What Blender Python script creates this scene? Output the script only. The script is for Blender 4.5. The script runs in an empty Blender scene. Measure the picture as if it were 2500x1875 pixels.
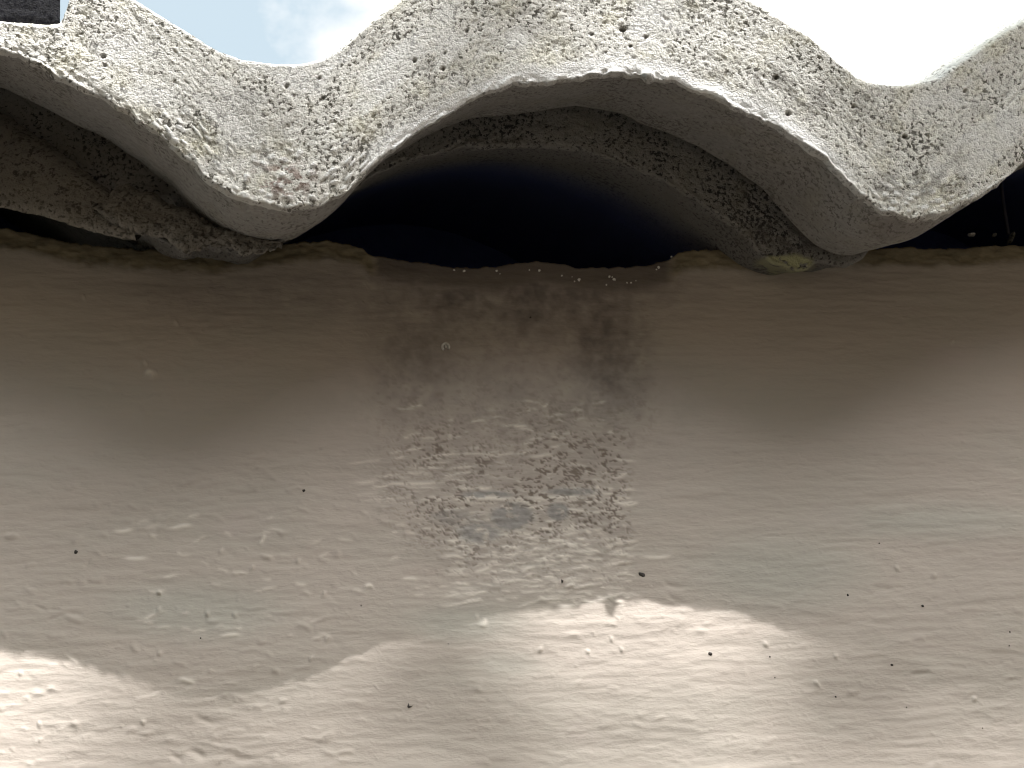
import bpy, math, random
import numpy as np
from mathutils import Vector, Matrix

# ------------------------------------------------------------------ camera
PHI, THETA, DIST, HFOV = math.radians(10), math.radians(30), 0.32, 2*math.atan(0.125/0.32)
AIM = np.array([0.0, 0.0, 2.40])
fwd = np.array([math.sin(PHI)*math.cos(THETA), math.cos(PHI)*math.cos(THETA), math.sin(THETA)])
r0 = np.array([math.cos(PHI), -math.sin(PHI), 0.0]); u0 = np.cross(r0, fwd)
ro = math.atan2(u0[0], r0[0])
right = r0*math.cos(ro) + u0*math.sin(ro)
up = np.cross(right, fwd)
CAM = AIM - fwd*DIST
FPX = 1250/math.tan(HFOV/2)          # focal length in photo pixels

S = bpy.context.scene
cd = bpy.data.cameras.new('camera'); cam = bpy.data.objects.new('camera', cd)
S.collection.objects.link(cam)
cd.sensor_width = 36; cd.angle = HFOV; cd.clip_start = 0.01; cd.clip_end = 500
cam.matrix_world = Matrix(((right[0], up[0], -fwd[0], CAM[0]), (right[1], up[1], -fwd[1], CAM[1]),
                           (right[2], up[2], -fwd[2], CAM[2]), (0, 0, 0, 1)))
S.camera = cam

def ray(px, py):
    px = np.asarray(px, float); py = np.asarray(py, float)
    d = fwd + np.multiply.outer((px-1250)/FPX, right) - np.multiply.outer((py-937.5)/FPX, up)
    return d
def hit(px, py, p0, n):
    """measured photo point -> world point on the plane (p0, n)"""
    d = ray(px, py); t = np.dot(p0-CAM, n)/(d@n)
    return CAM + d*np.asarray(t)[..., None]
def project(P):
    v = P-CAM; z = v@fwd
    return 1250+FPX*(v@right)/z, 937.5-FPX*(v@up)/z

ALLEY_Z = 3.20                                # height of the building across the alley
LEAVES = [(900, 1760, .03, .016, 30), (1330, 1850, .03, .016, 0), (2030, 1590, .03, .02, 20), (660, 1740, .026, .016, 70), (1950, 1720, .03, .016, 80), (1560, 1830, .035, .018, 0), (1400, 1760, .02, .012, 50), (1700, 1760, .02, .01, 20), (2230, 1500, .04, .03, 0), (2430, 1480, .04, .03, 20), (1090, 1610, .045, .030, 20), (1010, 1770, .04, .02, 60), (560, 1810, .04, .02, 0), (430, 1690, .032, .02, 10), (2180, 1660, .045, .03, -20), (2400, 1650, .04, .03, 30),
          (1230, 1800, .035, .018, 80), (1800, 1830, .03, .014, 10), (200, 1840, .03, .014, 30), (2560, 1600, .04, .03, 0), (2050, 1760, .03, .014, 0), (850, 1850, .03, .018, 0)]
YN = -0.055                                   # how far the tile nose hangs out past the wall
WALLP, WALLN = np.array([0, 0, 2.4]), np.array([0, 1.0, 0])
NT = math.radians(16)
NOSEP, NOSEN = np.array([0, YN, 2.452]), np.array([-0.016, math.cos(NT), math.sin(NT)])
crest = hit(1534, 183, NOSEP, NOSEN)
shadow_pt = hit(1440, 1474, WALLP, WALLN)
sun_dir = shadow_pt-crest; sun_dir /= np.linalg.norm(sun_dir)
to_sun = -sun_dir
SUN_EL = math.asin(to_sun[2]); SUN_AZ = math.atan2(to_sun[0], to_sun[1])   # from +Y towards +X
print('SUN el', math.degrees(SUN_EL), 'az', math.degrees(SUN_AZ))

# ------------------------------------------------------------------ world, sun, exposure
SKY_STRENGTH, SUN_STRENGTH, EXPOSURE, GLOW = 0.10, 5.0, 1.20, 8.4
W = bpy.data.worlds.new('World'); S.world = W; W.use_nodes = True
nt = W.node_tree; nt.nodes.clear()
N = nt.nodes.new; L = nt.links.new
out = N('ShaderNodeOutputWorld'); bg = N('ShaderNodeBackground'); bg.inputs[1].default_value = SKY_STRENGTH
glow_dir = hit(2225, 540, NOSEP, NOSEN)-hit(1925, 1235, WALLP, WALLN); glow_dir /= np.linalg.norm(glow_dir)   # middle of a bright sky patch added unseen to shape the wall's shading
print('bank el', math.degrees(math.asin(glow_dir[2])))
sky = N('ShaderNodeTexSky'); sky.sky_type = 'NISHITA'; sky.sun_disc = False
sky.sun_elevation = SUN_EL; sky.sun_rotation = SUN_AZ; sky.air_density = 1.0; sky.dust_density = 1.5
tc = N('ShaderNodeTexCoord'); mp = N('ShaderNodeMapping'); mp.inputs['Scale'].default_value = (3.0, 3.0, 4.0)
mp.inputs['Location'].default_value = (0.35, 0.0, 0.1)
cn = N('ShaderNodeTexNoise'); cn.inputs['Scale'].default_value = 1.6; cn.inputs['Detail'].default_value = 6; cn.inputs['Roughness'].default_value = 0.55
cr = N('ShaderNodeValToRGB'); cr.color_ramp.elements[0].position = 0.40; cr.color_ramp.elements[1].position = 0.56; cr.color_ramp.elements[0].color = (.38, .38, .38, 1)
mx = N('ShaderNodeMix'); mx.data_type = 'RGBA'
mx.inputs[7].default_value = (5.9, 5.7, 5.5, 1)          # sunlit cloud, in the sky texture's own units
L(tc.outputs['Generated'], mp.inputs[0]); L(mp.outputs[0], cn.inputs['Vector']); 
db = N('ShaderNodeVectorMath'); db.operation = 'DOT_PRODUCT'; db.inputs[1].default_value = tuple(right*0.55); L(tc.outputs['Generated'], db.inputs[0])
ad = N('ShaderNodeMath'); L(cn.outputs['Fac'], ad.inputs[0]); L(db.outputs['Value'], ad.inputs[1]); L(ad.outputs[0], cr.inputs[0])
L(cr.outputs[0], mx.inputs[0]); tn = N('ShaderNodeMix'); tn.data_type = 'RGBA'; tn.blend_type = 'MULTIPLY'; tn.inputs[0].default_value = 1; tn.inputs[7].default_value = (1.0, 1.38, 1.1, 1)   # turquoise cast of the blue
L(sky.outputs[0], tn.inputs[6]); L(tn.outputs[2], mx.inputs[6]); dt = N('ShaderNodeVectorMath'); dt.operation = 'DOT_PRODUCT'; dt.inputs[1].default_value = tuple(glow_dir)
L(tc.outputs['Generated'], dt.inputs[0])
br = N('ShaderNodeMapRange'); br.interpolation_type = 'SMOOTHSTEP'; br.inputs[1].default_value = 0.955; br.inputs[2].default_value = 0.99; br.inputs[4].default_value = GLOW
L(dt.outputs['Value'], br.inputs[0])
ba = N('ShaderNodeMix'); ba.data_type = 'RGBA'; ba.blend_type = 'ADD'; ba.inputs[7].default_value = (9.3, 9.0, 8.7, 1)
L(br.outputs[0], ba.inputs[0]); ba.clamp_factor = False; L(mx.outputs[2], ba.inputs[6]); L(ba.outputs[2], bg.inputs[0]); L(bg.outputs[0], out.inputs[0])

sl = bpy.data.lights.new('sun', 'SUN'); sl.energy = SUN_STRENGTH; sl.angle = math.radians(0.53); sl.color = (1.0, 0.975, 0.95)
so = bpy.data.objects.new('sun', sl); S.collection.objects.link(so)
so.rotation_euler = Vector(tuple(sun_dir)).to_track_quat('-Z', 'Y').to_euler()
so.location = (-1, -3, 5)
S.cycles.filter_width = 1.15
S.view_settings.view_transform = 'Standard'; S.view_settings.look = 'None'
S.view_settings.exposure = EXPOSURE; S.view_settings.gamma = 1

# ------------------------------------------------------------------ noise helpers
def _hash(ix, iy, seed):
    h = (ix.astype(np.int64)*374761393 + iy.astype(np.int64)*668265263 + seed*982451653) & 0xFFFFFFFF
    h = ((h ^ (h >> 13))*1274126177) & 0xFFFFFFFF
    h = ((h ^ (h >> 16))*2246822519) & 0xFFFFFFFF
    return ((h ^ (h >> 15)) & 0xFFFFFF)/float(0xFFFFFF)
def vnoise(x, y, seed=0):
    x = np.asarray(x, float); y = np.asarray(y, float)
    ix, iy = np.floor(x), np.floor(y); fx, fy = x-ix, y-iy
    fx = fx*fx*fx*(fx*(fx*6-15)+10); fy = fy*fy*fy*(fy*(fy*6-15)+10)
    a, b = _hash(ix, iy, seed), _hash(ix+1, iy, seed); c, d = _hash(ix, iy+1, seed), _hash(ix+1, iy+1, seed)
    return (a+(b-a)*fx)*(1-fy)+(c+(d-c)*fx)*fy
def fbm(x, y, octaves=4, seed=0, gain=0.5):
    s = 0; a = 1; t = 0
    for o in range(octaves):
        s = s+a*vnoise(x*2**o+o*17.3, y*2**o-o*9.1, seed+o*31); t += a; a *= gain
    return s/t                                # 0..1
def cells(x, y, seed=0, keep=1.0, rmin=0.25, rmax=0.5):
    """round grains: 0 outside, up to 1 at a grain's middle"""
    ix, iy = np.floor(x), np.floor(y); best = np.zeros_like(x)
    for dx in (-1, 0, 1):
        for dy in (-1, 0, 1):
            cx, cy = ix+dx, iy+dy
            px, py = cx+_hash(cx, cy, seed), cy+_hash(cx, cy, seed+7)
            r = rmin+(rmax-rmin)*_hash(cx, cy, seed+13)
            on = _hash(cx, cy, seed+19) < keep
            d2 = ((x-px)**2+(y-py)**2)/r**2
            best = np.maximum(best, np.where(on, np.clip(1-d2, 0, 1)**0.5, 0))
    return best
def sstep(a, b, x):
    t = np.clip((x-a)/(b-a), 0, 1); return t*t*(3-2*t)
def blob(X, Y, cx, cy, rx, ry, soft=0.5):
    d = np.sqrt(((X-cx)/rx)**2+((Y-cy)/ry)**2); return 1-sstep(1-soft, 1+soft, d)

# ------------------------------------------------------------------ object helpers
def link(o, parent=None):
    S.collection.objects.link(o)
    if parent: o.parent = parent
    return o
def tag(o, label=None, cat=None, group=None, kind=None):
    if label: o['label'] = label
    if cat: o['category'] = cat
    if group: o['group'] = group
    if kind: o['kind'] = kind
    return o
def grid_mesh(name, P, mat, attrs=None, parent=None, smooth=True, close=False):
    nv, nu = P.shape[:2]
    idx = np.arange(nv*nu).reshape(nv, nu)
    q = np.stack([idx[:-1, :-1], idx[:-1, 1:], idx[1:, 1:], idx[1:, :-1]], -1).reshape(-1, 4)
    if close:                                  # stitch first row to last row and cap the sides
        q = np.concatenate([q, np.stack([idx[-1, :-1], idx[-1, 1:], idx[0, 1:], idx[0, :-1]], -1)])
    me = bpy.data.meshes.new(name)
    me.vertices.add(nv*nu); me.vertices.foreach_set('co', P.reshape(-1).astype(np.float32))
    me.loops.add(q.size); me.loops.foreach_set('vertex_index', q.reshape(-1).astype(np.int32))
    me.polygons.add(len(q)); me.polygons.foreach_set('loop_start', np.arange(0, q.size, 4, dtype=np.int32))
    try: me.polygons.foreach_set('loop_total', np.full(len(q), 4, dtype=np.int32))
    except Exception: pass
    me.update(calc_edges=True)
    me.polygons.foreach_set('use_smooth', np.full(len(q), smooth))
    for k, a in (attrs or {}).items():
        at = me.attributes.new(k, 'FLOAT', 'POINT'); at.data.foreach_set('value', np.ascontiguousarray(a, dtype=np.float32).reshape(-1))
    me.materials.append(mat); me.validate()
    return link(bpy.data.objects.new(name, me), parent)
def normals(P):
    du = np.gradient(P, axis=1); dv = np.gradient(P, axis=0)
    n = np.cross(du, dv); return n/np.maximum(np.linalg.norm(n, axis=2, keepdims=True), 1e-12)

class Mat:
    def __init__(s, name, rough=0.9, spec=0.3):
        s.m = bpy.data.materials.new(name); s.m.use_nodes = True; s.t = s.m.node_tree
        s.b = s.t.nodes['Principled BSDF']; s.b.inputs['Roughness'].default_value = rough
        s.b.inputs['Specular IOR Level'].default_value = spec
        s.tc = s.t.nodes.new('ShaderNodeTexCoord')
    def n(s, kind, **kw):
        x = s.t.nodes.new(kind)
        for k, v in kw.items(): x.inputs[k].default_value = v
        return x
    def l(s, a, b): s.t.links.new(a, b)
    def noise(s, scale, detail=4, rough=0.55, stretch=None):
        x = s.n('ShaderNodeTexNoise', Scale=scale, Detail=detail, Roughness=rough)
        src = s.tc.outputs['Object']
        if stretch:
            m = s.n('ShaderNodeMapping', Scale=stretch); s.l(src, m.inputs[0]); src = m.outputs[0]
        s.l(src, x.inputs['Vector']); return x.outputs['Fac']
    def ramp(s, fac, stops):
        r = s.t.nodes.new('ShaderNodeValToRGB'); e = r.color_ramp.elements
        while len(e) < len(stops): e.new(0.5)
        for i, (p, c) in enumerate(stops):
            e[i].position = p; e[i].color = (*c, 1) if isinstance(c, tuple) else (c, c, c, 1)
        s.l(fac, r.inputs[0]); return r.outputs[0]
    def mix(s, fac, a, b, mode='MIX'):
        x = s.t.nodes.new('ShaderNodeMix'); x.data_type = 'RGBA'; x.blend_type = mode
        if isinstance(fac, (int, float)): x.inputs[0].default_value = fac
        else: s.l(fac, x.inputs[0])
        for i, v in ((6, a), (7, b)):
            if isinstance(v, tuple): x.inputs[i].default_value = (*v, 1)
            else: s.l(v, x.inputs[i])
        return x.outputs[2]
    def attr(s, name):
        a = s.t.nodes.new('ShaderNodeAttribute'); a.attribute_name = name; return a.outputs['Fac']
    def math(s, op, a, b):
        x = s.t.nodes.new('ShaderNodeMath'); x.operation = op
        for i, v in enumerate((a, b)):
            if isinstance(v, (int, float)): x.inputs[i].default_value = v
            else: s.l(v, x.inputs[i])
        return x.outputs[0]
    def bump(s, h, dist, strength=1.0):
        x = s.n('ShaderNodeBump', Strength=strength, Distance=dist); s.l(h, x.inputs['Height']); s.l(x.outputs[0], s.b.inputs['Normal'])
    def color(s, c):
        if isinstance(c, tuple): s.b.inputs['Base Color'].default_value = (*c, 1)
        else: s.l(c, s.b.inputs['Base Color'])

def concrete(name, light, mid, dark, contrast=1.0):
    m = Mat(name, 0.93, 0.25)
    big = m.noise(55, 4, .6); fine = m.noise(1050, 4, 0.66); grain = m.noise(2600, 2, 0.6); tint = m.noise(120, 3)
    f2 = m.math('ADD', fine, m.math('MULTIPLY', m.math('SUBTRACT', big, .5), -.34*contrast))
    c = m.ramp(f2, [(0.41, dark), (0.44, mid), (0.472, light)])
    c = m.mix(m.ramp(tint, [(0.5, 0.0), (0.7, 0.5*contrast)]), c, tuple(a*b for a, b in zip(mid, (1.12, 1.1, .92))))
    v = m.n('ShaderNodeTexVoronoi', Scale=1000); m.l(m.tc.outputs['Object'], v.inputs['Vector'])
    c = m.mix(m.ramp(v.outputs['Distance'], [(0.12, 0.45*contrast), (0.26, 0.0)]), c, dark)
    c = m.mix(m.attr('pit'), c, tuple(x*0.42 for x in mid))
    c = m.mix(m.attr('smooth'), c, tuple(min(0.8, x*1.12) for x in light))
    c = m.mix(m.attr('red'), c, (0.20, 0.125, 0.10))
    c = m.mix(m.attr('pale'), c, (0.42, 0.42, 0.25))
    c = m.mix(m.attr('stain_shade'), c, (0.115, 0.105, 0.098))
    c = m.mix(m.attr('blue'), c, (0.075, 0.10, 0.27))  # navy tone of the hollow's deep shade, painted into the concrete
    m.color(c)
    h = m.math('ADD', m.math('MULTIPLY', fine, 0.7), m.math('MULTIPLY', grain, 0.3))
    m.bump(h, 0.0009, 0.85)
    return m.m

M_nose = concrete('sanded_concrete', (0.78, 0.77, 0.735), (0.60, 0.585, 0.545), (0.11, 0.105, 0.09))
M_under = concrete('shaded_concrete', (0.26, 0.25, 0.235), (0.18, 0.17, 0.165), (0.04, 0.04, 0.042))  # unlit look of the set-back layer is put into these darker colours
M_darktile = concrete('dark_concrete', (0.022, 0.022, 0.026), (0.012, 0.012, 0.018), (0.006, 0.006, 0.010))  # near-black colour stands in for the shadow this tile lies in

# ------------------------------------------------------------------ surveyed outlines (photo pixels)
def curve(pts, x, soft=9.0):
    pts = np.array(pts, float); w = 0; t = 0
    for k in np.linspace(-2, 2, 9):
        g = math.exp(-k*k/2); t = t+g*np.interp(np.asarray(x, float)+k*soft, pts[:, 0], pts[:, 1]); w += g
    return t/w
PERIOD = 1480
nose_low = [(-420, 360), (-330, 270), (-200, 170), (-90, 128), (0, 122), (63, 152), (143, 190), (211, 226), (270, 252), (312, 278), (338, 302), (380, 323), (401, 350), (456, 386),
            (489, 424), (532, 460), (586, 492), (658, 508), (717, 512), (780, 506), (835, 482), (868, 456), (910, 412), (960, 366), (1036, 314), (1112, 270),
            (1163, 243), (1222, 222), (1247, 211), (1344, 206), (1403, 196), (1475, 187), (1534, 182), (1602, 194), (1655, 203), (1693, 228), (1748, 245), (1790, 262),
            (1853, 287), (1895, 316), (1938, 338), (1980, 371), (2013, 386), (2047, 422), (2077, 456), (2106, 481), (2144, 515), (2190, 532), (2225, 540), (2296, 528),
            (2380, 490), (2444, 448), (2500, 403), (2580, 340), (2680, 270), (2800, 215), (2950, 190), (3100, 200), (3300, 290), (3500, 440), (3640, 530), (3720, 545), (3900, 450), (4200, 240)]
nose_up = [(-420, 200), (-330, 130), (-200, 70), (-90, 48), (0, 48), (55, 53), (115, 60), (150, 57), (163, 46), (170, -8), (182, -60), (215, -72), (262, -50), (300, -25), (338, 0), (400, 38), (473, 82),
           (527, 118), (590, 141), (658, 151), (738, 152), (789, 139), (834, 112), (884, 69), (939, 26), (977, -2), (1060, -60), (1160, -105), (1280, -135), (1420, -145),
           (1560, -130), (1680, -95), (1770, -45), (1828, -4), (1862, 17), (1912, 46), (1971, 84), (2013, 118), (2039, 148), (2068, 167), (2089, 188), (2127, 203),
           (2182, 208), (2224, 205), (2275, 192), (2300, 186), (2326, 164), (2359, 141), (2402, 114), (2444, 84), (2500, 53), (2580, 0), (2700, -70), (2820, -110), (2950, -125),
           (3100, -100), (3300, 0), (3500, 150), (3640, 205), (3720, 210), (3900, 110), (4200, -80)]
inner_low = [(-700, 420), (-480, 260), (-330, 215), (-200, 225), (-100, 255), (0, 300), (100, 372), (180, 425), (236, 470), (290, 520), (350, 560), (400, 585), (428, 603), (444, 622), (466, 616), (500, 604), (540, 603), (575, 612), (592, 626), (640, 622),
             (668, 600), (700, 580), (760, 545), (830, 490), (901, 437), (948, 413), (1028, 387), (1138, 362), (1222, 353), (1298, 352), (1391, 363), (1475, 384), (1551, 412), (1623, 444), (1700, 489),
             (1748, 524), (1790, 552), (1828, 580), (1848, 606), (1865, 624), (1895, 642), (1946, 658), (1972, 655), (1990, 640), (2056, 646), (2100, 632), (2128, 600), (2180, 575), (2280, 520), (2400, 440),
             (2600, 370), (2800, 355), (3000, 400), (3200, 510), (3350, 620), (3450, 650), (3560, 620), (3700, 500), (3950, 400), (4300, 360)]

# direction the tiles run back up the roof: from the lip of the nose to the far edge of its underside
D1 = 0.024
P1 = hit(1412, 259, np.array([0, crest[1]+D1, 0]), np.array([0, 1.0, 0]))
TD = (P1-crest); TD = TD/TD[1]                 # per metre of depth
print('tile dir', TD)

def spaced(a, b, fa, fb, fine, coarse):
    """fine spacing between fa and fb, growing outside"""
    mid = np.arange(fa, fb, fine); lo, hi = [], []
    x, s = fa, fine
    while x > a: s = min(s*1.25, coarse); x -= s; lo.append(max(x, a))
    x, s = mid[-1], fine
    while x < b: s = min(s*1.25, coarse); x += s; hi.append(min(x, b))
    return np.concatenate([lo[::-1], mid, hi])

# ------------------------------------------------------------------ a concrete roof tile, swept from its end profile
def tile(name, px, lowc, upc, plane, pn, back, mat, seed, under_end, rough=1.0, fine=0.00038, lip=0.001, recess=0.0, jagged=True, belly=0.0):
    jag = ((fbm(px/34.0, px*0+seed, 3, seed+200, .7)-.5)*13 if jagged else 0)
    Lc = hit(px, curve(lowc, px, 16.0), plane, pn)      # clean underside behind the chipped lip
    Lw = hit(px, curve(lowc, px, 9.0 if belly else 4.0)+jag, plane, pn); Up = hit(px, curve(upc, px), plane, pn)
    nu = len(px)
    rows = []; tagv = []                        # tagv: 0 underside .. 1 face .. 2 top
    r = lip
    upv = (Up-Lw); upl = np.linalg.norm(upv, axis=1, keepdims=True); upn = upv/np.maximum(upl, 1e-9)
    ds = np.concatenate([[back, back*0.6, back*0.35, under_end*1.5, under_end+0.0005], np.arange(under_end, r, -fine*1.3)])
    for d in ds:
        lift = recess if d > under_end else 0.0
        bel = belly*sum(k0*np.exp(-((px-c0)/170.0)**2) for c0, k0 in ((-820, 1), (715, .7), (2235, 1), (3700, 1)))*float(sstep(0, .009, d)) if belly else 0.0
        k1 = float(sstep(.002, .009, d)); rows.append(Lw*(1-k1)+Lc*k1+TD*d+np.multiply.outer(lift-bel*np.ones(nu), np.array([0, 0, 1.]))); tagv.append(0)
    for k in range(5):                          # lower lip, rounded
        a = (k+0.5)/5*math.pi/2
        rows.append(Lw+TD*r*(1-math.sin(a))+upn*r*(1-math.cos(a))*0.9); tagv.append(0.5)
    nf = max(8, int(np.median(upl)/fine))
    for k in range(nf+1):
        t = k/nf
        rows.append(Lw+upn*(r+(upl-2.2*r)*t)); tagv.append(1)
    for k in range(5):
        a = (k+0.5)/5*math.pi/2
        rows.append(Up-upn*1.2*r*(1-math.sin(a))+TD*1.2*r*(1-math.cos(a))); tagv.append(1.5)
    for d in np.concatenate([np.arange(1.3*r, 0.012, fine*2.5), [0.02, 0.04, 0.09, back*0.5, back]]):
        rows.append(Up+TD*d); tagv.append(2)
    P = np.array(rows); tv = np.array(tagv)[:, None]*np.ones((1, nu))
    arc = np.concatenate([np.zeros((1, nu)), np.cumsum(np.linalg.norm(np.diff(P, axis=0), axis=2), axis=0)])
    arc = arc-arc[np.argmax(np.array(tagv) >= 0.5)][None, :]
    X = P[..., 0]; n = normals(P)
    cx, cy = project(P)
    face = (tv >= 0.5)&(tv <= 2)
    return P, arc, X, n, cx, cy, tv

def displace_tile(P, arc, X, n, cx, cy, tv, seed, smooth, amp=1.0, pits=(), knobs=(), grains=()):
    mm = 0.001
    wx, wy = X+0.0015*(vnoise(X/0.006, arc/0.006, seed+90)-.5), arc+0.0015*(vnoise(X/0.006, arc/0.006, seed+91)-.5)
    h = (fbm(X/0.020, arc/0.014, 3, seed)-.5)*1.0*mm
    f = fbm(wx/0.0012, wy/0.0011, 3, seed+3, 0.6)
    h += (sstep(.36, .58, f)-.5)*0.075*mm*(1-0.85*smooth)
    g = cells(wx/0.0015, wy/0.0012, seed+5, 0.5, 0.3, 0.6)
    h += g*0.08*mm*(1-0.85*smooth)
    p = cells(wx/0.0042, wy/0.0036, seed+11, 0.12, 0.08, 0.17)
    h -= p*0.3*mm*(1-0.5*smooth)
    pale_g = np.zeros_like(h)
    pit = np.maximum(sstep(0.3, 0.9, p)*0.25, sstep(.45, .36, f)*0.0)
    pit = np.maximum(pit, (1-sstep(.30, .40, f))*.5*(1-smooth)*(.35+.65*sstep(.35, .6, fbm(X/.018, arc/.012, 3, seed+29))))
    for (qx, qy, r) in pits:
        d = np.sqrt((cx-qx)**2+((cy-qy)*1.25)**2)/(r*.8)
        w = 1-sstep(0.55, 1.05, d); h -= w*1.6*mm; pit = np.maximum(pit, w)
    for (gx, gy, ga, gb) in grains:
        gm = blob(cx, cy, gx, gy, ga, gb, .6)*sstep(.4, .6, tv)*(tv < 2)
        gc = cells(wx/0.0024, wy/0.0018, seed+41, .6, .25, .5); h += gm*gc*.28*mm; pale_g = np.maximum(pale_g, gm*sstep(.35, .7, gc)*.85)
    for (qx, qy, r, ht) in knobs:
        h += ht*mm*np.exp(-(((cx-qx)/r)**2+((cy-qy)/r)**2)**1.5)
    fade = sstep(-0.046, -0.036, arc)             # keep far underside coarse rows calm
    h += np.exp(-((arc-.0008)/.0019)**2)*(fbm(X/.0042, arc/.0025, 3, seed+300, .7)-.5)*1.7*mm
    h *= amp*fade
    far = (arc > arc.max()*0.55)&(tv >= 2)
    displace_tile.pale = pale_g
    return P+n*h[..., None], pit*(1-pale_g)

# front tile
px = spaced(-330, 4100, -40, 2540, 3.0, 40)
args = tile('roof_tile', px, nose_low, nose_up, NOSEP, NOSEN, 0.42, M_nose, 1, D1, fine=0.00032, recess=0.018, belly=0.0048)
P, arc, X, n, cx, cy, tv = args
lowy = curve(nose_low, cx)
above = lowy-cy
rim = (1-sstep(28, 75, above+24*(fbm(X/0.012, arc/0.006, 3, 77)-.5)*2))*sstep(880, 980, cx)*(1-sstep(2040, 2130, cx))*sstep(0.4, 0.6, tv)
patch = sstep(0.60, 0.74, fbm(X/0.016, arc/0.011, 3, 55))*0.8
patch = np.maximum(patch, blob(cx, cy, 520, 130, 90, 30)*0)
patch = np.maximum(patch, np.maximum(blob(cx, cy, 310, 120, 75, 34, .6), blob(cx, cy, 360, 235, 70, 26, .6))*.8)
smooth = np.clip(np.maximum(rim, patch*(tv >= .5)), 0, 1)
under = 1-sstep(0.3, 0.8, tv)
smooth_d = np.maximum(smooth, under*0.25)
pits = [(1140, 75, 6), (1444, 84, 6), (1522, 70, 12), (1012, 149, 7), (1086, 131, 5), (1081, 168, 8), (700, 210, 7), (1539, 113, 5), (833, 160, 4), (1578, 89, 7), (2000, 141, 6),
        (1925, 277, 9), (2209, 333, 8), (2225, 224, 5), (2084, 260, 6), (252, 137, 9), (256, 160, 6), (1895, 190, 8), (2357, 222, 8), (1479, 128, 4), (780, 190, 6), (1180, 60, 4), (1340, 110, 4)]
P2, pit = displace_tile(P, arc, X, n, cx, cy, tv, 1, smooth_d, 1.0, pits, [(1582, 186, 13, 1.3)], [(690, 430, 200, 75), (430, 330, 110, 60), (2250, 490, 190, 50), (880, 400, 60, 50)])
red = blob(cx, cy, 690, 440, 75, 45, .6)*sstep(.48, .56, fbm(X/.0016, arc/.0014, 3, 21, .65))*.75
red = np.maximum(red, blob(cx, cy, 2190, 560, 90, 28, .5)*.35)
stain_shade = under*(.82+.12*(fbm(X/.0009, arc/.0004, 2, 87)-.5))  # underside darkened as painted shade; blotches follow below
for (bx, by, ba, bb, bk) in [(1775, 165, 55, 28, .5), (1895, 195, 60, 30, .6), (2000, 250, 80, 35, .45), (2240, 450, 110, 38, .5), (2330, 400, 40, 60, .35), (1080, 160, 70, 30, .3), (560, 250, 90, 40, .3), (2120, 250, 60, 40, .35),
                             (690, 330, 120, 50, .22), (1250, 60, 120, 50, .22), (300, 75, 70, 30, .25), (2420, 250, 80, 60, .25)]:
    stain_shade = np.maximum(stain_shade, bk*blob(cx, cy, bx, by, ba, bb, .8)*sstep(.42, .56, fbm(X/.0022, arc/.0018, 3, 88, .6))*(tv >= .5))
# darker blotches and the painted underside shade share one mask
grid_tile = grid_mesh('roof_tile', P2, M_nose, dict(pit=pit, smooth=np.maximum.reduce([rim*.9, patch*.6, displace_tile.pale]), red=red, pale=np.zeros_like(pit), stain_shade=stain_shade), close=False)
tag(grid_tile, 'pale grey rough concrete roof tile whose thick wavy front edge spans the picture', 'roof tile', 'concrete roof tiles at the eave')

# second tile, lying beneath and set back from the front one
NOSE2P = np.array([0, crest[1]+0.031, 2.47]); NOSE2N = np.array([0, math.cos(NT), math.sin(NT)])
inner_up = [(x, y-170) for x, y in inner_low]
px2 = spaced(-700, 4200, -40, 2560, 4.2, 40)
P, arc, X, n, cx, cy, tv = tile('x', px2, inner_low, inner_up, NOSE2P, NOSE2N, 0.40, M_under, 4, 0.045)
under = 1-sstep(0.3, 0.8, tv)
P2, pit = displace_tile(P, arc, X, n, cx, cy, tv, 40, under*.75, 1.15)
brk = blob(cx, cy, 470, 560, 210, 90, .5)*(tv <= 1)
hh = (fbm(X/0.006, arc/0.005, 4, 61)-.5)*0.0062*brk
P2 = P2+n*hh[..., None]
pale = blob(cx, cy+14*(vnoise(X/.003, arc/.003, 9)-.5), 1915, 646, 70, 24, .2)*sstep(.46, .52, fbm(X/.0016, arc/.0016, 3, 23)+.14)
t2 = grid_mesh('roof_tile', P2, M_under, dict(pit=pit*.8, smooth=np.zeros_like(pit), red=np.zeros_like(pit), blue=(1-sstep(-.038, -.012, arc))*sstep(350, 800, cx), pale=pale, stain_shade=np.maximum(under*.5, .75*blob(cx, cy, 1975, 575, 130, 38, .6)*(fbm(X/.003, arc/.003, 2, 31) > .42))))  # darker, bluer underside paints in the shade of the hollow
tag(t2, 'dark lower tile layer set back beneath the pale tile, its arch framing the black hollow', 'roof tile', 'concrete roof tiles at the eave')

# neighbouring dark tile that laps the side joint, top left corner
dk_low = [(-1500, 380), (-1200, 420), (-900, 380), (-600, 240), (-400, 130), (-250, 70), (-100, 46), (0, 48), (60, 56), (110, 61), (147, 60)]
dk_up = [(-1500, 60), (-1200, 80), (-900, 60), (-600, -60), (-400, -130), (-250, -180), (-100, -200), (0, -190), (60, -175), (110, -150), (147, -120)]
NOSE3P = np.array([0, YN+0.009, 2.47])
px3 = spaced(-1500, 147, -60, 147, 5, 40)
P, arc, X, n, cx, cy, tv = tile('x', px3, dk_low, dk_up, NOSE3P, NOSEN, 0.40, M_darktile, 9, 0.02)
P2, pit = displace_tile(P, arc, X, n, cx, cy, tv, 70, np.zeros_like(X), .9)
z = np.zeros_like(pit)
t3 = grid_mesh('roof_tile', P2, M_darktile, dict(pit=pit, smooth=z, red=z, pale=z, stain_shade=z))
tag(t3, 'blackish roof tile edge in the top left corner, behind the pale tile and a thin gap of sky', 'roof tile', 'concrete roof tiles at the eave')

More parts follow.
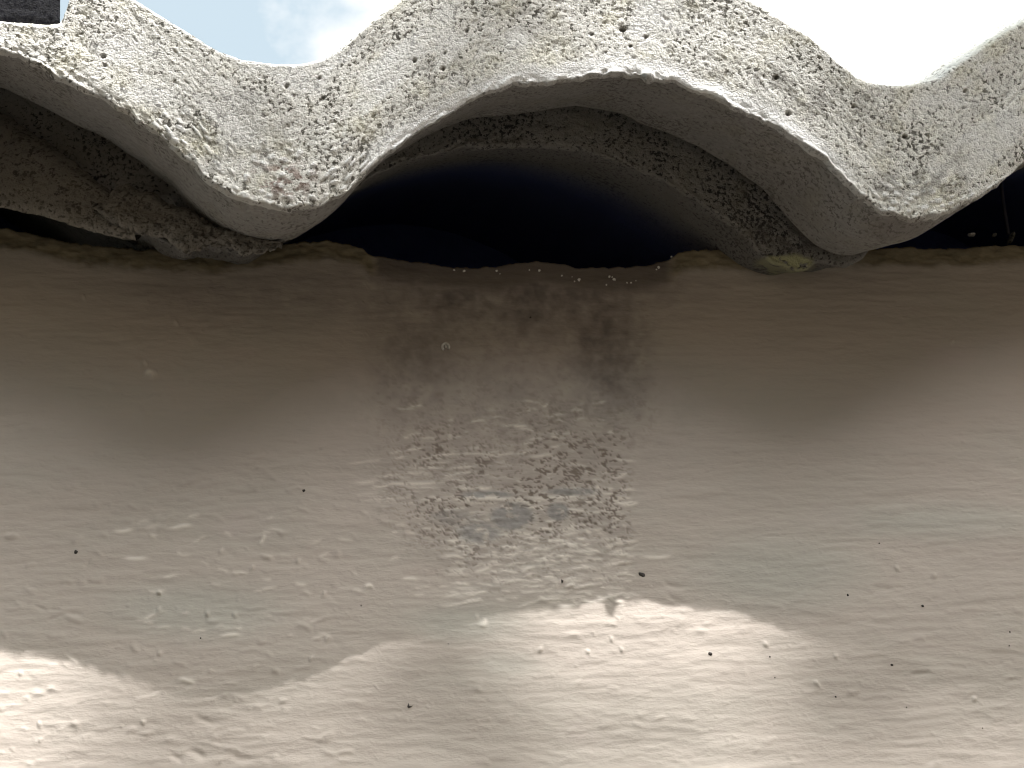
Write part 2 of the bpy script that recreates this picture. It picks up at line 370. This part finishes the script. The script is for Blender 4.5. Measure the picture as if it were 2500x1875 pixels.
# ------------------------------------------------------------------ mortar packed under the left wave
M_mort = concrete('crumbled_mortar', (0.20, 0.185, 0.165), (0.155, 0.142, 0.125), (0.07, 0.064, 0.056), .6)
def mortar(name, x0, x1, low, upc, depth, amp, seed, step=3.6):
    q = np.arange(x0, x1, step); pl = np.array([0, depth, 2.4]); m = len(q)
    lo = curve(low, q, 1.5)+(fbm(q/9.0, q*0, 3, seed+2, .7)-.5)*(16 if amp > .002 else 5); hi = curve(upc, q, 3)+(fbm(q/14.0, q*0, 3, seed+5)-.5)*10
    A = hit(q, np.maximum(lo, hi+4), pl, WALLN); B = hit(q, hi, pl, WALLN); rows = []
    for v in np.concatenate([[-.25, -.12, -.05], np.linspace(0, 1, 60), [1.05, 1.2]]):
        vv = min(max(v, 0), 1); e = abs(2*vv-1)**4*.002+(0.006*abs(v-vv)/.2)
        rows.append(A+(B-A)*vv+np.array([0, 1, .95 if v < .5 else .5])*e)
    G = np.array(rows); g = normals(G); X_, Z_ = G[..., 0], G[..., 2]
    g = g*np.sign(-g[..., 1:2]+1e-9)
    hh = (fbm(X_/.007, Z_/.005, 4, seed, .6)-.5)*amp+(fbm(X_/.0016, Z_/.0014, 2, seed+9)-.5)*amp*.22
    z0 = np.zeros(G.shape[:2])
    return grid_mesh(name, G+g*hh[..., None], M_mort, dict(pit=(fbm(X_/.0014, Z_/.0012, 2, seed+12) < .32)*.35, smooth=z0, red=z0, pale=z0, stain_shade=z0, blue=z0))
ym = crest[1]+0.031
tag(mortar('mortar_fill', -420, 330, [(-420, 470), (-200, 490), (0, 512), (80, 526), (150, 548), (230, 572), (300, 588), (330, 590)], [(-420, 220), (-200, 205), (0, 268), (100, 335), (180, 392), (236, 440), (330, 500)], ym-.002, .0009, 5),
    'smooth grey brown mortar filling the wave at the far left above a thin dark slit', 'mortar')
tag(mortar('mortar_lump', 232, 690, [(232, 500), (262, 545), (300, 560), (340, 578), (395, 585), (425, 602), (444, 624), (468, 618), (500, 606), (545, 604), (575, 612), (592, 630), (625, 626), (650, 612), (690, 596)],
    [(232, 496), (262, 462), (300, 452), (359, 466), (410, 490), (456, 512), (520, 540), (590, 556), (660, 575), (690, 592)], ym-.0035, .0036, 15),
    'crumbling rough mortar lump squeezed between the left trough of the tile and the wall top', 'mortar')

# ------------------------------------------------------------------ wall
mw = Mat('masonry_paint', 0.6, 0.2)
b1 = mw.noise(22, 4, .5, (1, 1, 1.6)); b2 = mw.noise(90, 4, .6, (0.35, 1, 1.6)); b3 = mw.noise(900, 3, .6, (0.6, 1, 1.4))
c = mw.ramp(b1, [(0.30, (0.46, 0.406, 0.362)), (0.48, (0.48, 0.425, 0.378)), (0.60, (0.465, 0.42, 0.372)), (0.75, (0.48, 0.418, 0.382))])
c = mw.mix(mw.ramp(b2, [(.35, .0), (.7, .22)]), c, (0.40, 0.37, 0.33))
c = mw.mix(mw.attr('green'), c, (0.415, 0.415, 0.37))
c = mw.mix(mw.attr('stain_shade'), c, (0.135, 0.115, 0.112))
c = mw.mix(mw.attr('scuff_glint'), c, (0.80, 0.75, 0.68))  # scuffed ridges painted pale for the light they catch
c = mw.mix(mw.attr('peel'), c, (0.19, 0.155, 0.13))
c = mw.mix(mw.attr('grey'), c, (0.27, 0.26, 0.25))
c = mw.mix(mw.attr('rimc'), c, mw.ramp(mw.noise(220, 6, .7, (.45, 1, 1)), [(.3, (0.15, 0.13, 0.09)), (.55, (0.27, 0.23, 0.155)), (.72, (0.36, 0.31, 0.22))]))
mw.color(c)
mw.l(mw.ramp(b2, [(.3, .60), (.7, .78)]), mw.b.inputs['Roughness'])
mw.bump(mw.math('ADD', mw.math('MULTIPLY', b2, .6), mw.math('MULTIPLY', b3, .28)), 0.0012, .35)
M_wall = mw.m

wall_top = [(-1200, 560), (-600, 570), (-200, 556), (0, 553), (55, 560), (118, 577), (170, 592), (220, 596), (330, 603), (410, 610), (470, 610), (540, 612), (590, 602), (640, 600), (680, 597), (717, 590), (760, 586), (802, 583),
            (830, 590), (870, 596), (888, 604), (902, 619), (930, 622), (1000, 634), (1060, 640), (1100, 650), (1150, 654), (1200, 648), (1260, 640), (1300, 634), (1360, 640), (1420, 652), (1500, 650), (1600, 642),
            (1638, 628), (1650, 617), (1690, 609), (1750, 604), (1810, 611), (1850, 612), (1950, 606), (2040, 600), (2100, 603), (2200, 601), (2300, 603), (2400, 601), (2440, 597), (2500, 594), (2700, 600), (3200, 590), (4000, 600)]
xs_px = spaced(-1100, 3600, -40, 2545, 3.7, 60)
top = hit(xs_px, curve(wall_top, xs_px, 3.0), WALLP, WALLN)
# columns follow x; rows fall from the top edge
Xc = top[:, 0]; Zt = top[:, 2]+0.0007*(fbm(Xc/0.0022, Xc*0, 4, 5, .65)-.5)*2
drop = np.concatenate([np.arange(0, 0.178, 0.00036), 0.178+0.0006*1.3**np.arange(0, 26)])
drop = drop[drop < 2.4]; drop = np.append(drop, 2.44)
nr, nc = len(drop), len(Xc)
ZZ = Zt[None, :]-drop[:, None]*np.ones((1, nc))
w = sstep(0.178, 1.0, drop)[:, None]; 
XX = Xc[None, :]*np.ones((nr, 1)); ZZ[-1, :] = 0.0
P = np.stack([XX, np.zeros_like(XX), ZZ], -1)
cx, cy = project(P)
dd = drop[:, None]*np.ones((1, nc))
mm = 0.001
wz = ZZ+0.0012*(vnoise(XX/0.02, ZZ/0.008, 3)-.5)
h = (fbm(XX/0.030, wz/0.011, 3, 11)-.5)*0.62*mm
h += (fbm(XX/0.013, wz/0.0010, 3, 17, .6)-.5)*0.13*mm
h += (fbm(XX/0.010, wz/0.0030, 3, 12)-.5)*0.22*mm
h += (fbm(XX/0.0045, wz/0.0011, 2, 14)-.5)*0.16*mm
rg = np.random.RandomState(5)
scuff_glint = np.zeros_like(h)
def stroke(qx, qy, ln, wd, ang, ht, pale=0.0):
    """a raised (or sunk) dash of paint"""
    global h
    a = math.radians(ang); i = (np.abs(cx-qx) < ln+wd*3)&(np.abs(cy-qy) < ln+wd*3)
    if not i.any(): return
    u = (cx[i]-qx)*math.cos(a)+(cy[i]-qy)*math.sin(a); v = -(cx[i]-qx)*math.sin(a)+(cy[i]-qy)*math.cos(a)
    v = v+wd*0.5*np.sin(u/ln*3+qx)
    k = np.exp(-(v/wd)**2)*np.exp(-np.abs(u/(ln*.55))**4); h[i] += ht*mm*k*.62
    if pale: scuff_glint[i] = np.maximum(scuff_glint[i], k*pale)
def specks(n, x0, x1, y0, y1, ln, wd, ht, spread=14, pale=0.0):
    for _ in range(n):
        stroke(rg.uniform(x0, x1), rg.uniform(y0, y1), rg.uniform(*ln), rg.uniform(*wd), rg.normal(-3, spread), rg.uniform(*ht), pale*rg.uniform(.3, 1))
specks(90, -20, 900, 1180, 1860, (14, 42), (3.5, 7), (.15, .42))
specks(60, -20, 760, 700, 1200, (20, 60), (6, 11), (.12, .3))
specks(70, 1000, 2520, 1480, 1880, (12, 40), (4, 8), (.1, .28))
specks(46, 1560, 2520, 700, 1500, (20, 70), (6, 10), (.08, .2))
specks(170, 960, 1530, 980, 1470, (10, 46), (2.2, 3.4), (.08, .25), 6, .6)
specks(320, 1100, 1540, 1190, 1480, (10, 50), (2.0, 3.3), (.10, .28), 7, .85)
specks(40, 880, 1250, 1100, 1230, (24, 90), (2.0, 3.0), (.08, .2), 3, .7)
specks(50, 300, 900, 1250, 1560, (10, 34), (2.6, 4.5), (.1, .3), 14, .6)
specks(40, 0, 900, 1600, 1870, (10, 34), (2.6, 4.5), (.1, .3), 14, .3)
specks(40, 300, 1000, 1100, 1300, (20, 50), (4, 6), (.1, .25))
for qx, qy in [(388, 1446), (388, 1486), (792, 1450), (390, 1596), (798, 1560), (760, 1608), (1320, 1586), (728, 1368), (616, 1388), (1493, 1558), (1436, 1590), (1518, 1585), (50, 1645), (1870, 1572), (1163, 1508),
               (506, 1498), (574, 1503), (430, 788), (380, 910), (355, 885), (540, 1345), (2280, 1405), (2190, 1388), (1995, 1668), (2040, 1600), (2380, 1705), (350, 1763), (370, 915), (2325, 835), (205, 725), (1330, 1372), (96, 1770)]:
    stroke(qx, qy, 7, 5, 0, .75, .25)
    stroke(qx+22, qy+8, 26, 7, 14, -.12)
for a in [(1290, 1392, 34, 4, -27, .9), (640, 1318, 22, 4, -50, .7), (1645, 1428, 46, 6, 20, -.6), (1650, 1462, 44, 6, 17, -.5), (1180, 1520, 20, 7, -55, .8), (506, 1496, 4, 14, 0, .6), (455, 1663, 34, 5, 2, .9), (560, 1553, 42, 5, 0, .7),
          (2155, 1437, 40, 7, 14, -.7), (2250, 1645, 40, 5, 3, -.9), (500, 1758, 50, 6, 20, -.5), (480, 1840, 38, 9, 12, -.9), (590, 1850, 40, 8, 16, -.7), (430, 1850, 26, 7, 12, -.7), (1000, 1415, 34, 4, 5, .6),
          (300, 1296, 40, 5, -6, .7), (440, 1288, 44, 5, -2, .7), (330, 1365, 46, 5, -8, .6), (1600, 1360, 60, 4, -4, .5), (900, 1433, 18, 5, -5, .9), (1390, 1433, 22, 5, -14, 1.0), (335, 885, 30, 12, 22, .7), (366, 912, 20, 7, 12, .9),
          (290, 840, 70, 12, 24, -.5), (410, 980, 30, 12, 30, .5), (1200, 1218, 90, 5, 3, .6), (1350, 1215, 110, 5, -1, .6), (1010, 1180, 120, 4, -1, .5), (1180, 1390, 40, 4, -20, .6), (690, 1495, 60, 4, 0, .3)]:
    stroke(*a[:5], a[5]*.6, .7 if a[5] > .4 and a[3] < 8 else 0)
gr = np.maximum(cells(XX/.0032, ZZ/.0026, 91, .10, .05, .13), .7*cells(XX/.0011, ZZ/.0009, 92, .10, .12, .28))
h += gr*.22*mm*(.4+.6*sstep(.4, .6, fbm(XX/.02, ZZ/.012, 2, 93)))
for (x0_, y0_, x1_, y1_) in [(50, 1480, 76, 1476), (76, 1476, 118, 1492), (118, 1492, 150, 1486), (205, 1388, 224, 1362), (110, 1520, 160, 1498), (160, 1498, 210, 1502)]:
    stroke((x0_+x1_)/2, (y0_+y1_)/2, math.hypot(x1_-x0_, y1_-y0_)*.62, 2.2, math.degrees(math.atan2(y1_-y0_, x1_-x0_)), -.45)
# peeled, speckled zone under the middle hollow
zwob = 26*(fbm(cx/30, cy/20, 3, 71)-.5)*2
zwob = zwob+np.clip(cy-1250, 0, 300)*-.6*(cx < 1250)
zone = sstep(860, 1090, cx+zwob)*(1-sstep(1500, 1565, cx+zwob*.6))*sstep(900, 1130, cy)*(1-sstep(1330, 1520, cy))
zone = zone*(0.45+0.55*sstep(.35, .6, fbm(cx/150, cy/90, 3, 8)))
zone2 = zone*(1-sstep(1280, 1400, cy))*sstep(880, 960, cy)
fl = fbm(cx/12, cy/6.5, 3, 33, .6)
peel = sstep(.63, .665, fl+0.06*(zone-.6)+.10*(fbm(cx/80, cy/40, 2, 35)-.5))*(.25*zone+.75*zone2)
sp = cells(cx/10, cy/8, 37, .40, .20, .42)
peel = np.maximum(peel, sstep(.25, .55, sp)*zone*.9*(fbm(cx/60, cy/50, 2, 38) > .48))
fringe = sstep(850, 950, cx)*(1-sstep(1560, 1640, cx))*sstep(620, 760, cy)*(1-sstep(980, 1150, cy))
peel = np.maximum(peel, fringe*.35*sstep(.58, .72, fbm(cx/13, cy/9, 3, 39, .6)))
peel *= .55+.45*sstep(900, 1000, cy)
h -= peel*0.14*mm
h += (fbm(cx/13, cy/5, 2, 44)-.5)*0.16*mm*zone
grey = np.maximum.reduce([blob(cx, cy, 1250, 1262, 52, 34, .25), blob(cx, cy, 1362, 1250, 26, 22, .25), blob(cx, cy, 1170, 1300, 55, 26, .4)*.9, blob(cx, cy, 1110, 1262, 60, 18, .5)*.6, blob(cx, cy, 1190, 1208, 62, 9, .4), blob(cx, cy, 1395, 1200, 60, 9, .4)])
grey = grey*sstep(.25, .45, fbm(cx/18, cy/12, 3, 48))*.85
# stain running down from the hollow; brown unpainted rim along the top
st = blob(cx, cy, 1250, 690, 350, 150, .7)*.8
st = np.maximum(st, blob(cx, cy, 1480, 850, 100, 200, .8)*.75); st = np.maximum(st, blob(cx, cy, 1020, 860, 110, 190, .9)*.6)
st = np.maximum(st, blob(cx, cy, 700, 720, 330, 70, .9)*.3)
st = np.maximum(st, .4*blob(cx, cy, 1250, 980, 330, 220, .9))
st *= sstep(.2, .75, fbm(cx/60, cy/60, 4, 56, .6)+.12)*.4+1.0*fbm(cx/26, cy/22, 4, 51, .6)
st = np.clip(st, 0, 1)
st = np.maximum(st, .22*zone*sstep(.4, .6, fbm(cx/90, cy/50, 3, 52)))
topd = dd+0.004*(fbm(XX/0.012, ZZ/.004, 4, 53, .65)-.5)
inmid = sstep(900, 930, cx)*(1-sstep(1620, 1660, cx))
rimc = (1-sstep(0.004, 0.0085, topd))*(1-.8*inmid)
h += rimc*(fbm(XX/0.003, ZZ/0.002, 3, 54)-.5)*1.0*mm
h += 0.15*mm*np.exp(-((dd-0.0065)/0.0016)**2)*(1-inmid)*(.5+fbm(XX/.02, XX*0, 2, 57))
st = np.maximum(st, inmid*(1-sstep(0.004, 0.013, topd))*.95)
green = np.maximum.reduce([blob(cx, cy, 480, 1490, 190, 60, .7)*.55, blob(cx, cy, 1900, 1400, 190, 80, .7)*.55, blob(cx, cy, 2300, 1270, 220, 40, .8)*.5, blob(cx, cy, 1120, 1520, 110, 40, .7)*.5, blob(cx, cy, 1240, 1620, 70, 30, .7)*.35])
h *= (1-w)
h -= 0.0006*(1-sstep(0, 0.0007, dd))            # soft broken arris at the top
P[..., 1] = -h                                  # outwards is -Y
# ledge: rows going back from the top edge
back = []
for d in [0.40, 0.12, 0.06] + list(np.arange(0.04, 0.0005, -0.0007)):
    q = P[0].copy(); q[:, 1] = P[0, :, 1]+d; q[:, 2] += -0.002*min(1, d/0.006)+0.0018*(fbm(Xc/0.004, np.full(nc, d/0.004), 3, 66)-.5)*min(1, d/.004)
    back.append(q)
back = np.array(back); nb = len(back)
PA = np.concatenate([back, P])
def ext(a, v=0.0): return np.concatenate([np.full((nb, nc), v), a])
wall = grid_mesh('wall', PA, M_wall, dict(stain_shade=ext(st, .75), peel=ext(peel), scuff_glint=ext(scuff_glint), grey=ext(grey), rimc=ext(rimc, .25), green=ext(green)))
tag(wall, 'beige painted rendered wall with a ragged bare top edge, stained and peeling under the hollow', 'wall')

# ------------------------------------------------------------------ inside of the roof
def box(name, lo, hi, mat, parent=None):
    me = bpy.data.meshes.new(name)
    v = [(x, y, z) for x in (lo[0], hi[0]) for y in (lo[1], hi[1]) for z in (lo[2], hi[2])]
    f = [(0, 1, 3, 2), (4, 6, 7, 5), (0, 4, 5, 1), (2, 3, 7, 6), (0, 2, 6, 4), (1, 5, 7, 3)]
    me.from_pydata(v, [], f); me.materials.append(mat); me.update()
    return link(bpy.data.objects.new(name, me), parent)
mv = Mat('felt_blocker', .85, .2); mv.color(mv.ramp(mv.noise(60, 4), [(.3, (0.06, 0.085, 0.27)), (.7, (0.08, 0.11, 0.32))])); mv.bump(mv.noise(300, 3), .001, .5)  # sheet added to block light; its navy carries the hollow's shade tone
fx = np.arange(-700, 3600, 40.)
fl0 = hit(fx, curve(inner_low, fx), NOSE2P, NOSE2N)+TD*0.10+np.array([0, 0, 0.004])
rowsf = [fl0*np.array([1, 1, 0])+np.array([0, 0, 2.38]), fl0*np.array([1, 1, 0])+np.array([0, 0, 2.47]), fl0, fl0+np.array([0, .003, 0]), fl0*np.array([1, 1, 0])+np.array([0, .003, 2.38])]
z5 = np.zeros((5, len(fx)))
fo = grid_mesh('felt_blocker', np.array(rowsf), mv.m, smooth=False)
tag(fo, 'navy black felt sheet added to close the hollow deep behind the tile arch', 'roofing felt')

mr = Mat('blocker_wood', .8, .3); mr.color(mr.ramp(mr.noise(30, 4, .6, (1, .1, 1)), [(.3, (0.06, 0.05, 0.04)), (.7, (0.12, 0.10, 0.08))]))  # boards added at both sides to stop light leaking under the tiles
for k, lab in ((4, 'dark sloping rafter added under the tiles beyond the left side of the picture'), (-6, 'dark sloping rafter added under the tiles beyond the right side of the picture')):
    a0 = hit(fx[k], curve(inner_low, fx)[k], NOSE2P, NOSE2N); a0 = a0+np.array([0, 0, .004])
    v = [];
    for dx in (0, .035):
        for d in (0.066, 0.38): v += [a0+TD*d+np.array([dx, 0, 0]), (a0+TD*d)*np.array([1, 1, 0])+np.array([dx, 0, 2.40])]
    me = bpy.data.meshes.new('blocker'); me.from_pydata([tuple(q) for q in v], [], [(0, 1, 3, 2), (4, 6, 7, 5), (0, 4, 5, 1), (2, 3, 7, 6), (0, 2, 6, 4), (1, 5, 7, 3)]); me.materials.append(mr.m)
    tag(link(bpy.data.objects.new('blocker', me)), lab, 'blocker', 'light blockers under the tiles')

# ------------------------------------------------------------------ small things on the wall and ledge
mdark = Mat('dark_speck', .6, .4); mdark.color((0.035, 0.028, 0.024))
mcrumb = Mat('mortar_crumb', .9, .3); mcrumb.color(mcrumb.ramp(mcrumb.noise(900, 3), [(.3, (0.5, 0.48, 0.46)), (.7, (0.85, 0.83, 0.80))]))
def pebble(name, c, rx, ry, rz, mat, seed, rot=0.0, bend=0.0):
    rr = np.random.RandomState(seed); nu, nv = 14, 9
    V = [(0, 0, -1)]
    for i in range(1, nv):
        a = math.pi*i/nv
        for k in range(nu):
            b = 2*math.pi*k/nu; V.append((math.sin(a)*math.cos(b), math.sin(a)*math.sin(b), -math.cos(a)))
    V.append((0, 0, 1)); V = np.array(V)
    j = 1+0.34*(vnoise(V[:, 0]*2.1+seed, V[:, 2]*2.1+V[:, 1]*1.7, seed)-.5)*2
    V = V*j[:, None]*np.array([rx, ry, rz]); V[:, 2] += bend*V[:, 0]**2/rx
    ca, sa = math.cos(rot), math.sin(rot)
    V = np.stack([V[:, 0]*ca-V[:, 2]*sa, V[:, 1], V[:, 0]*sa+V[:, 2]*ca], -1)
    F = [(0, 1+(k+1)%nu, 1+k) for k in range(nu)]
    for i in range(nv-2):
        for k in range(nu):
            a, b = 1+i*nu+k, 1+i*nu+(k+1)%nu; F.append((a, b, b+nu, a+nu))
    t = 1+(nv-2)*nu; F += [(t+k, t+(k+1)%nu, len(V)-1) for k in range(nu)]
    me = bpy.data.meshes.new(name); me.from_pydata(V.tolist(), [], F); me.materials.append(mat); me.update()
    me.polygons.foreach_set('use_smooth', [True]*len(F))
    o = link(bpy.data.objects.new(name, me)); o.location = tuple(c); return o
def surf(qx, qy, off=0.0):
    """point on the real (displaced) wall face"""
    p = hit(qx, qy, WALLP, WALLN); i = np.abs(Xc-p[0]).argmin(); j = np.abs(ZZ[:, i]-p[2]).argmin()
    return np.array([p[0], P[j, i, 1]-off, p[2]])
PXM = 1e-4                                       # about a tenth of a millimetre per photo pixel
specs = [(1568, 1402, 9, 5.5, 35, 'glossy black oval seed stuck to the wall right of the peeling patch'),
         (742, 1198, 4.5, 5, 0, 'small black dot on the wall in the fading shade left of the peeling patch'),
         (186, 1348, 6.5, 6, 0, 'round dark brown speck on the wall near the left edge'),
         (1372, 1422, 3.5, 6, 10, 'dark comma-shaped speck at the lower end of the peeling patch'),
         (998, 1725, 7, 4, 40, 'dark curled hook-shaped speck low on the wall below the middle'),
         (1734, 1596, 7, 5.5, 30, 'grey brown grain in the bright sunlit patch of wall'),
         (2070, 1453, 4, 4, 0, 'black dot on the right of the wall, left one of a pair'),
         (2252, 1480, 4.5, 3.8, 20, 'black dot on the right of the wall, right one of a pair'),
         (2178, 1623, 4.5, 3.8, 30, 'dark dot low on the right of the wall beside a short scratch'),
         (1295, 775, 4, 3.5, 0, 'tiny black dot in the purple brown staining below the hollow')]
for i, (qx, qy, a, b, rt, lab) in enumerate(specs):
    o = pebble('dirt_speck', surf(qx, qy, .0001), a*PXM*(.9 if i == 0 else .68), 2.2*PXM, b*PXM*(.9 if i == 0 else .68), mdark.m, i+3, -math.radians(rt), bend=(1.2 if 'hook' in lab or 'comma' in lab else 0))
    tag(o, lab, 'speck', 'dark specks on the wall')
for i, (qx, qy, a) in enumerate([(2146, 1327, 2.4), (2465, 1543, 3), (2463, 1577, 2.6), (1892, 1654, 2), (2040, 1701, 3), (2213, 1727, 2.3), (2398, 1778, 2), (1095, 1571, 2), (882, 1478, 2.4), (490, 1558, 2.4), (1880, 1603, 3)]):
    o = pebble('dirt_speck', surf(qx, qy, .0001), a*PXM*.62, 1.2*PXM, a*PXM*.62, mdark.m, i+33)
    tag(o, 'pinprick dark speck on the beige wall', 'speck', 'pinprick specks on the wall')
# pale crumbs along the broken wall top
crumbs = [(1108, 664, 7), (1122, 660, 6), (1133, 663, 6), (1212, 665, 5), (1220, 668, 3.5), (1305, 662, 7), (1316, 664, 4.5), (1292, 664, 4), (1371, 673, 4.5), (1383, 678, 4), (1396, 680, 4), (1413, 682, 6), (1402, 688, 3.5), (1474, 670, 6), (1487, 680, 7), (1494, 676, 6), (1499, 684, 6),
          (1478, 684, 5), (1480, 694, 4), (1540, 691, 4.5), (1552, 688, 4.5), (1557, 695, 5), (1530, 690, 4), (1607, 655, 6), (1602, 662, 5), (1652, 618, 6), (1640, 624, 4)]
for i, (qx, qy, a) in enumerate(crumbs):
    if i % 4 == 1: continue
    qy += (i*5) % 7-3; a *= (.6, 1.15, .8, 1.0, .7)[i % 5]
    o = pebble('mortar_crumb', surf(qx, qy, .0003), a*PXM*.62, a*.5*PXM, a*PXM*(.45+.3*((i*7)%5)/4), mcrumb.m, i+60, rot=i*1.3)
    tag(o, 'tiny white mortar crumb clinging to the dark wall top below the hollow', 'crumb', 'white crumbs under the hollow')
LED = np.array([0, 0.012, 2.4])
for i, (qx, qy, a, b, lab) in enumerate([(2372, 573, 13, 7, 'small white chip of mortar lying on the dark ledge at right'), (2428, 574, 10, 9, 'grey rounded mortar lump on the ledge at right, second from the frame edge'),
                                         (2468, 582, 26, 13, 'largest grey mortar lump on the ledge beside the right frame edge')]):
    p = hit(qx, qy, LED, WALLN); o = pebble('mortar_chip', p, a*PXM*.8, a*.6*PXM, b*PXM*.6, mcrumb.m if i == 0 else M_under, 90+i, rot=.5*i)
    tag(o, lab, 'mortar chip', 'mortar chips on the ledge')

# small paint blister ring
def tube(name, pts, r, mat, n=8, parent=None):
    pts = [Vector(tuple(p)) for p in pts]; V, F = [], []
    for i, p in enumerate(pts):
        t = (pts[min(i+1, len(pts)-1)]-pts[max(i-1, 0)]).normalized(); a = t.orthogonal().normalized() if i == 0 else (a-t*a.dot(t)).normalized(); b = t.cross(a)
        rad = r[i] if hasattr(r, '__len__') else r
        for k in range(n):
            c_ = 2*math.pi*k/n; V.append(p+(a*math.cos(c_)+b*math.sin(c_))*rad)
    for i in range(len(pts)-1):
        for k in range(n): F.append((i*n+k, i*n+(k+1)%n, (i+1)*n+(k+1)%n, (i+1)*n+k))
    F += [tuple(range(n))[::-1], tuple((len(pts)-1)*n+k for k in range(n))]
    me = bpy.data.meshes.new(name); me.from_pydata([tuple(v) for v in V], [], F); me.materials.append(mat); me.update()
    me.polygons.foreach_set('use_smooth', [True]*len(F)); return link(bpy.data.objects.new(name, me), parent)
mshell = Mat('pale_shell', .3, .6); mshell.color((0.58, 0.56, 0.53))
ring = [surf(1088+8*math.cos(a), 848-8*math.sin(a), .0003) for a in np.linspace(-.6, math.pi+1.0, 18)]
sh = tube('insect_egg', ring, 3.3*PXM, mshell.m)
tag(sh, 'tiny pale ring-shaped insect egg case stuck on the dark part of the wall', 'egg case')
o = pebble('egg_core', surf(1089, 846, .0001), 4.5*PXM, 3*PXM, 3.5*PXM, mshell.m, 5); o.parent = sh
# faint strand hanging in the right hollow
mst = Mat('web_strand', .7, .3); mst.color((0.10, 0.10, 0.13))
pp = [hit(x, y, np.array([0, .02, 2.4]), WALLN) for x, y in ((2444, 440), (2447, 470), (2452, 510), (2458, 545), (2462, 572))]
tag(tube('web_strand', pp, 5*PXM, mst.m), 'faint grey cobweb strand hanging in the dark hollow at the right edge', 'cobweb')

# ------------------------------------------------------------------ ground
mg = Mat('paving', .85, .3); mg.color(mg.ramp(mg.noise(3, 5), [(.3, (0.25, 0.235, 0.21)), (.7, (0.36, 0.34, 0.30))]))
gm = bpy.data.meshes.new('ground'); gm.from_pydata([(-150, -150, 0), (150, -150, 0), (150, 150, 0), (-150, 150, 0)], [], [(0, 1, 2, 3)]); gm.materials.append(mg.m)
tag(link(bpy.data.objects.new('ground', gm)), kind='structure')

# ------------------------------------------------------------------ the other side of the narrow alley, and the tree over it
ma = Mat('old_render', .9, .2); ma.color(ma.ramp(ma.noise(4, 5), [(.3, (0.16, 0.13, 0.10)), (.7, (0.25, 0.205, 0.16))]))
aw = box('alley_wall', (-7, -1.45, 0), (7, -1.25, ALLEY_Z), ma.m)
tag(aw, 'old brown rendered wall across the narrow alley', 'wall')
mb = Mat('bark', .9, .2); mb.color(mb.ramp(mb.noise(30, 4, .6, (1, 1, .2)), [(.3, (0.05, 0.04, 0.03)), (.7, (0.14, 0.11, 0.08))]))
ml = Mat('leaf', .5, .4); ml.color(ml.ramp(ml.noise(6, 3), [(.3, (0.04, 0.08, 0.02)), (.7, (0.09, 0.14, 0.04))]))
TREE_D = 3.0
tree = link(bpy.data.objects.new('tree', None)); tree.location = (1.6, -2.6, 0); tag(tree, 'leafy tree whose thin branch hangs over the alley', 'tree')
hub = surf(1300, 1650)+to_sun*TREE_D
rt = np.array([1.6, -2.6, 0.0])
def rel(pts): return [np.array(p)-rt for p in pts]
path = [(1.6, -2.6, 0), (1.62, -2.62, 1.5), (1.55, -2.6, 3.2), (1.4, -2.5, 4.4), (1.2, -2.3, 5.4)]
tube('trunk', rel(path), [.11, .09, .08, .06, .03], mb.m).parent = tree
tube('limb', rel([(1.5, -2.57, 3.7), (1.1, -2.2, 4.5), (0.7, -1.8, hub[2]+.15), (hub[0]+.25, hub[1]-.05, hub[2]+.12), hub+np.array([0, 0, .06]), hub+np.array([-.2, 0, .05])]), [.045, .03, .02, .009, .006, .003], mb.m).parent = tree
rl = np.random.RandomState(3); V, F = [], []
ex = np.cross(to_sun, [0, 0, 1.]); ex /= np.linalg.norm(ex); ey = np.cross(ex, to_sun)
def leaf(c, ln, wd, ang, tilt=0.3):
    a = ex*math.cos(ang)+ey*math.sin(ang); b = -ex*math.sin(ang)+ey*math.cos(ang)
    a = a+to_sun*rl.uniform(-tilt, tilt); b = b+to_sun*rl.uniform(-tilt, tilt); k0 = len(V)
    for u, w in ((-.5, 0), (-.3, .32), (0, .5), (.3, .34), (.5, 0), (.3, -.34), (0, -.5), (-.3, -.32)):
        V.append(tuple(c+a*u*ln+b*w*wd-to_sun*0.1*wd*abs(w)-rt))
    F.append(tuple(range(k0, k0+8)))
for (qx, qy, ln, wd, ang) in LEAVES:
    leaf(surf(min(qx, 2490), min(qy, 1870))+(hit(qx, qy, WALLP, WALLN)-hit(min(qx, 2490), min(qy, 1870), WALLP, WALLN))+to_sun*(TREE_D+rl.uniform(-.12, .12)), ln, wd, math.radians(ang))
for _ in range(900):                             # the rest of the crown
    c = np.array([rl.normal(1.3, .5), rl.normal(-2.5, .4), rl.normal(5.2, .5)])
    leaf(c, rl.uniform(.05, .09), rl.uniform(.025, .045), rl.uniform(0, 6.3), .8)
lm = bpy.data.meshes.new('crown'); lm.from_pydata(V, [], F); lm.materials.append(ml.m); lm.update()
link(bpy.data.objects.new('crown', lm), tree)
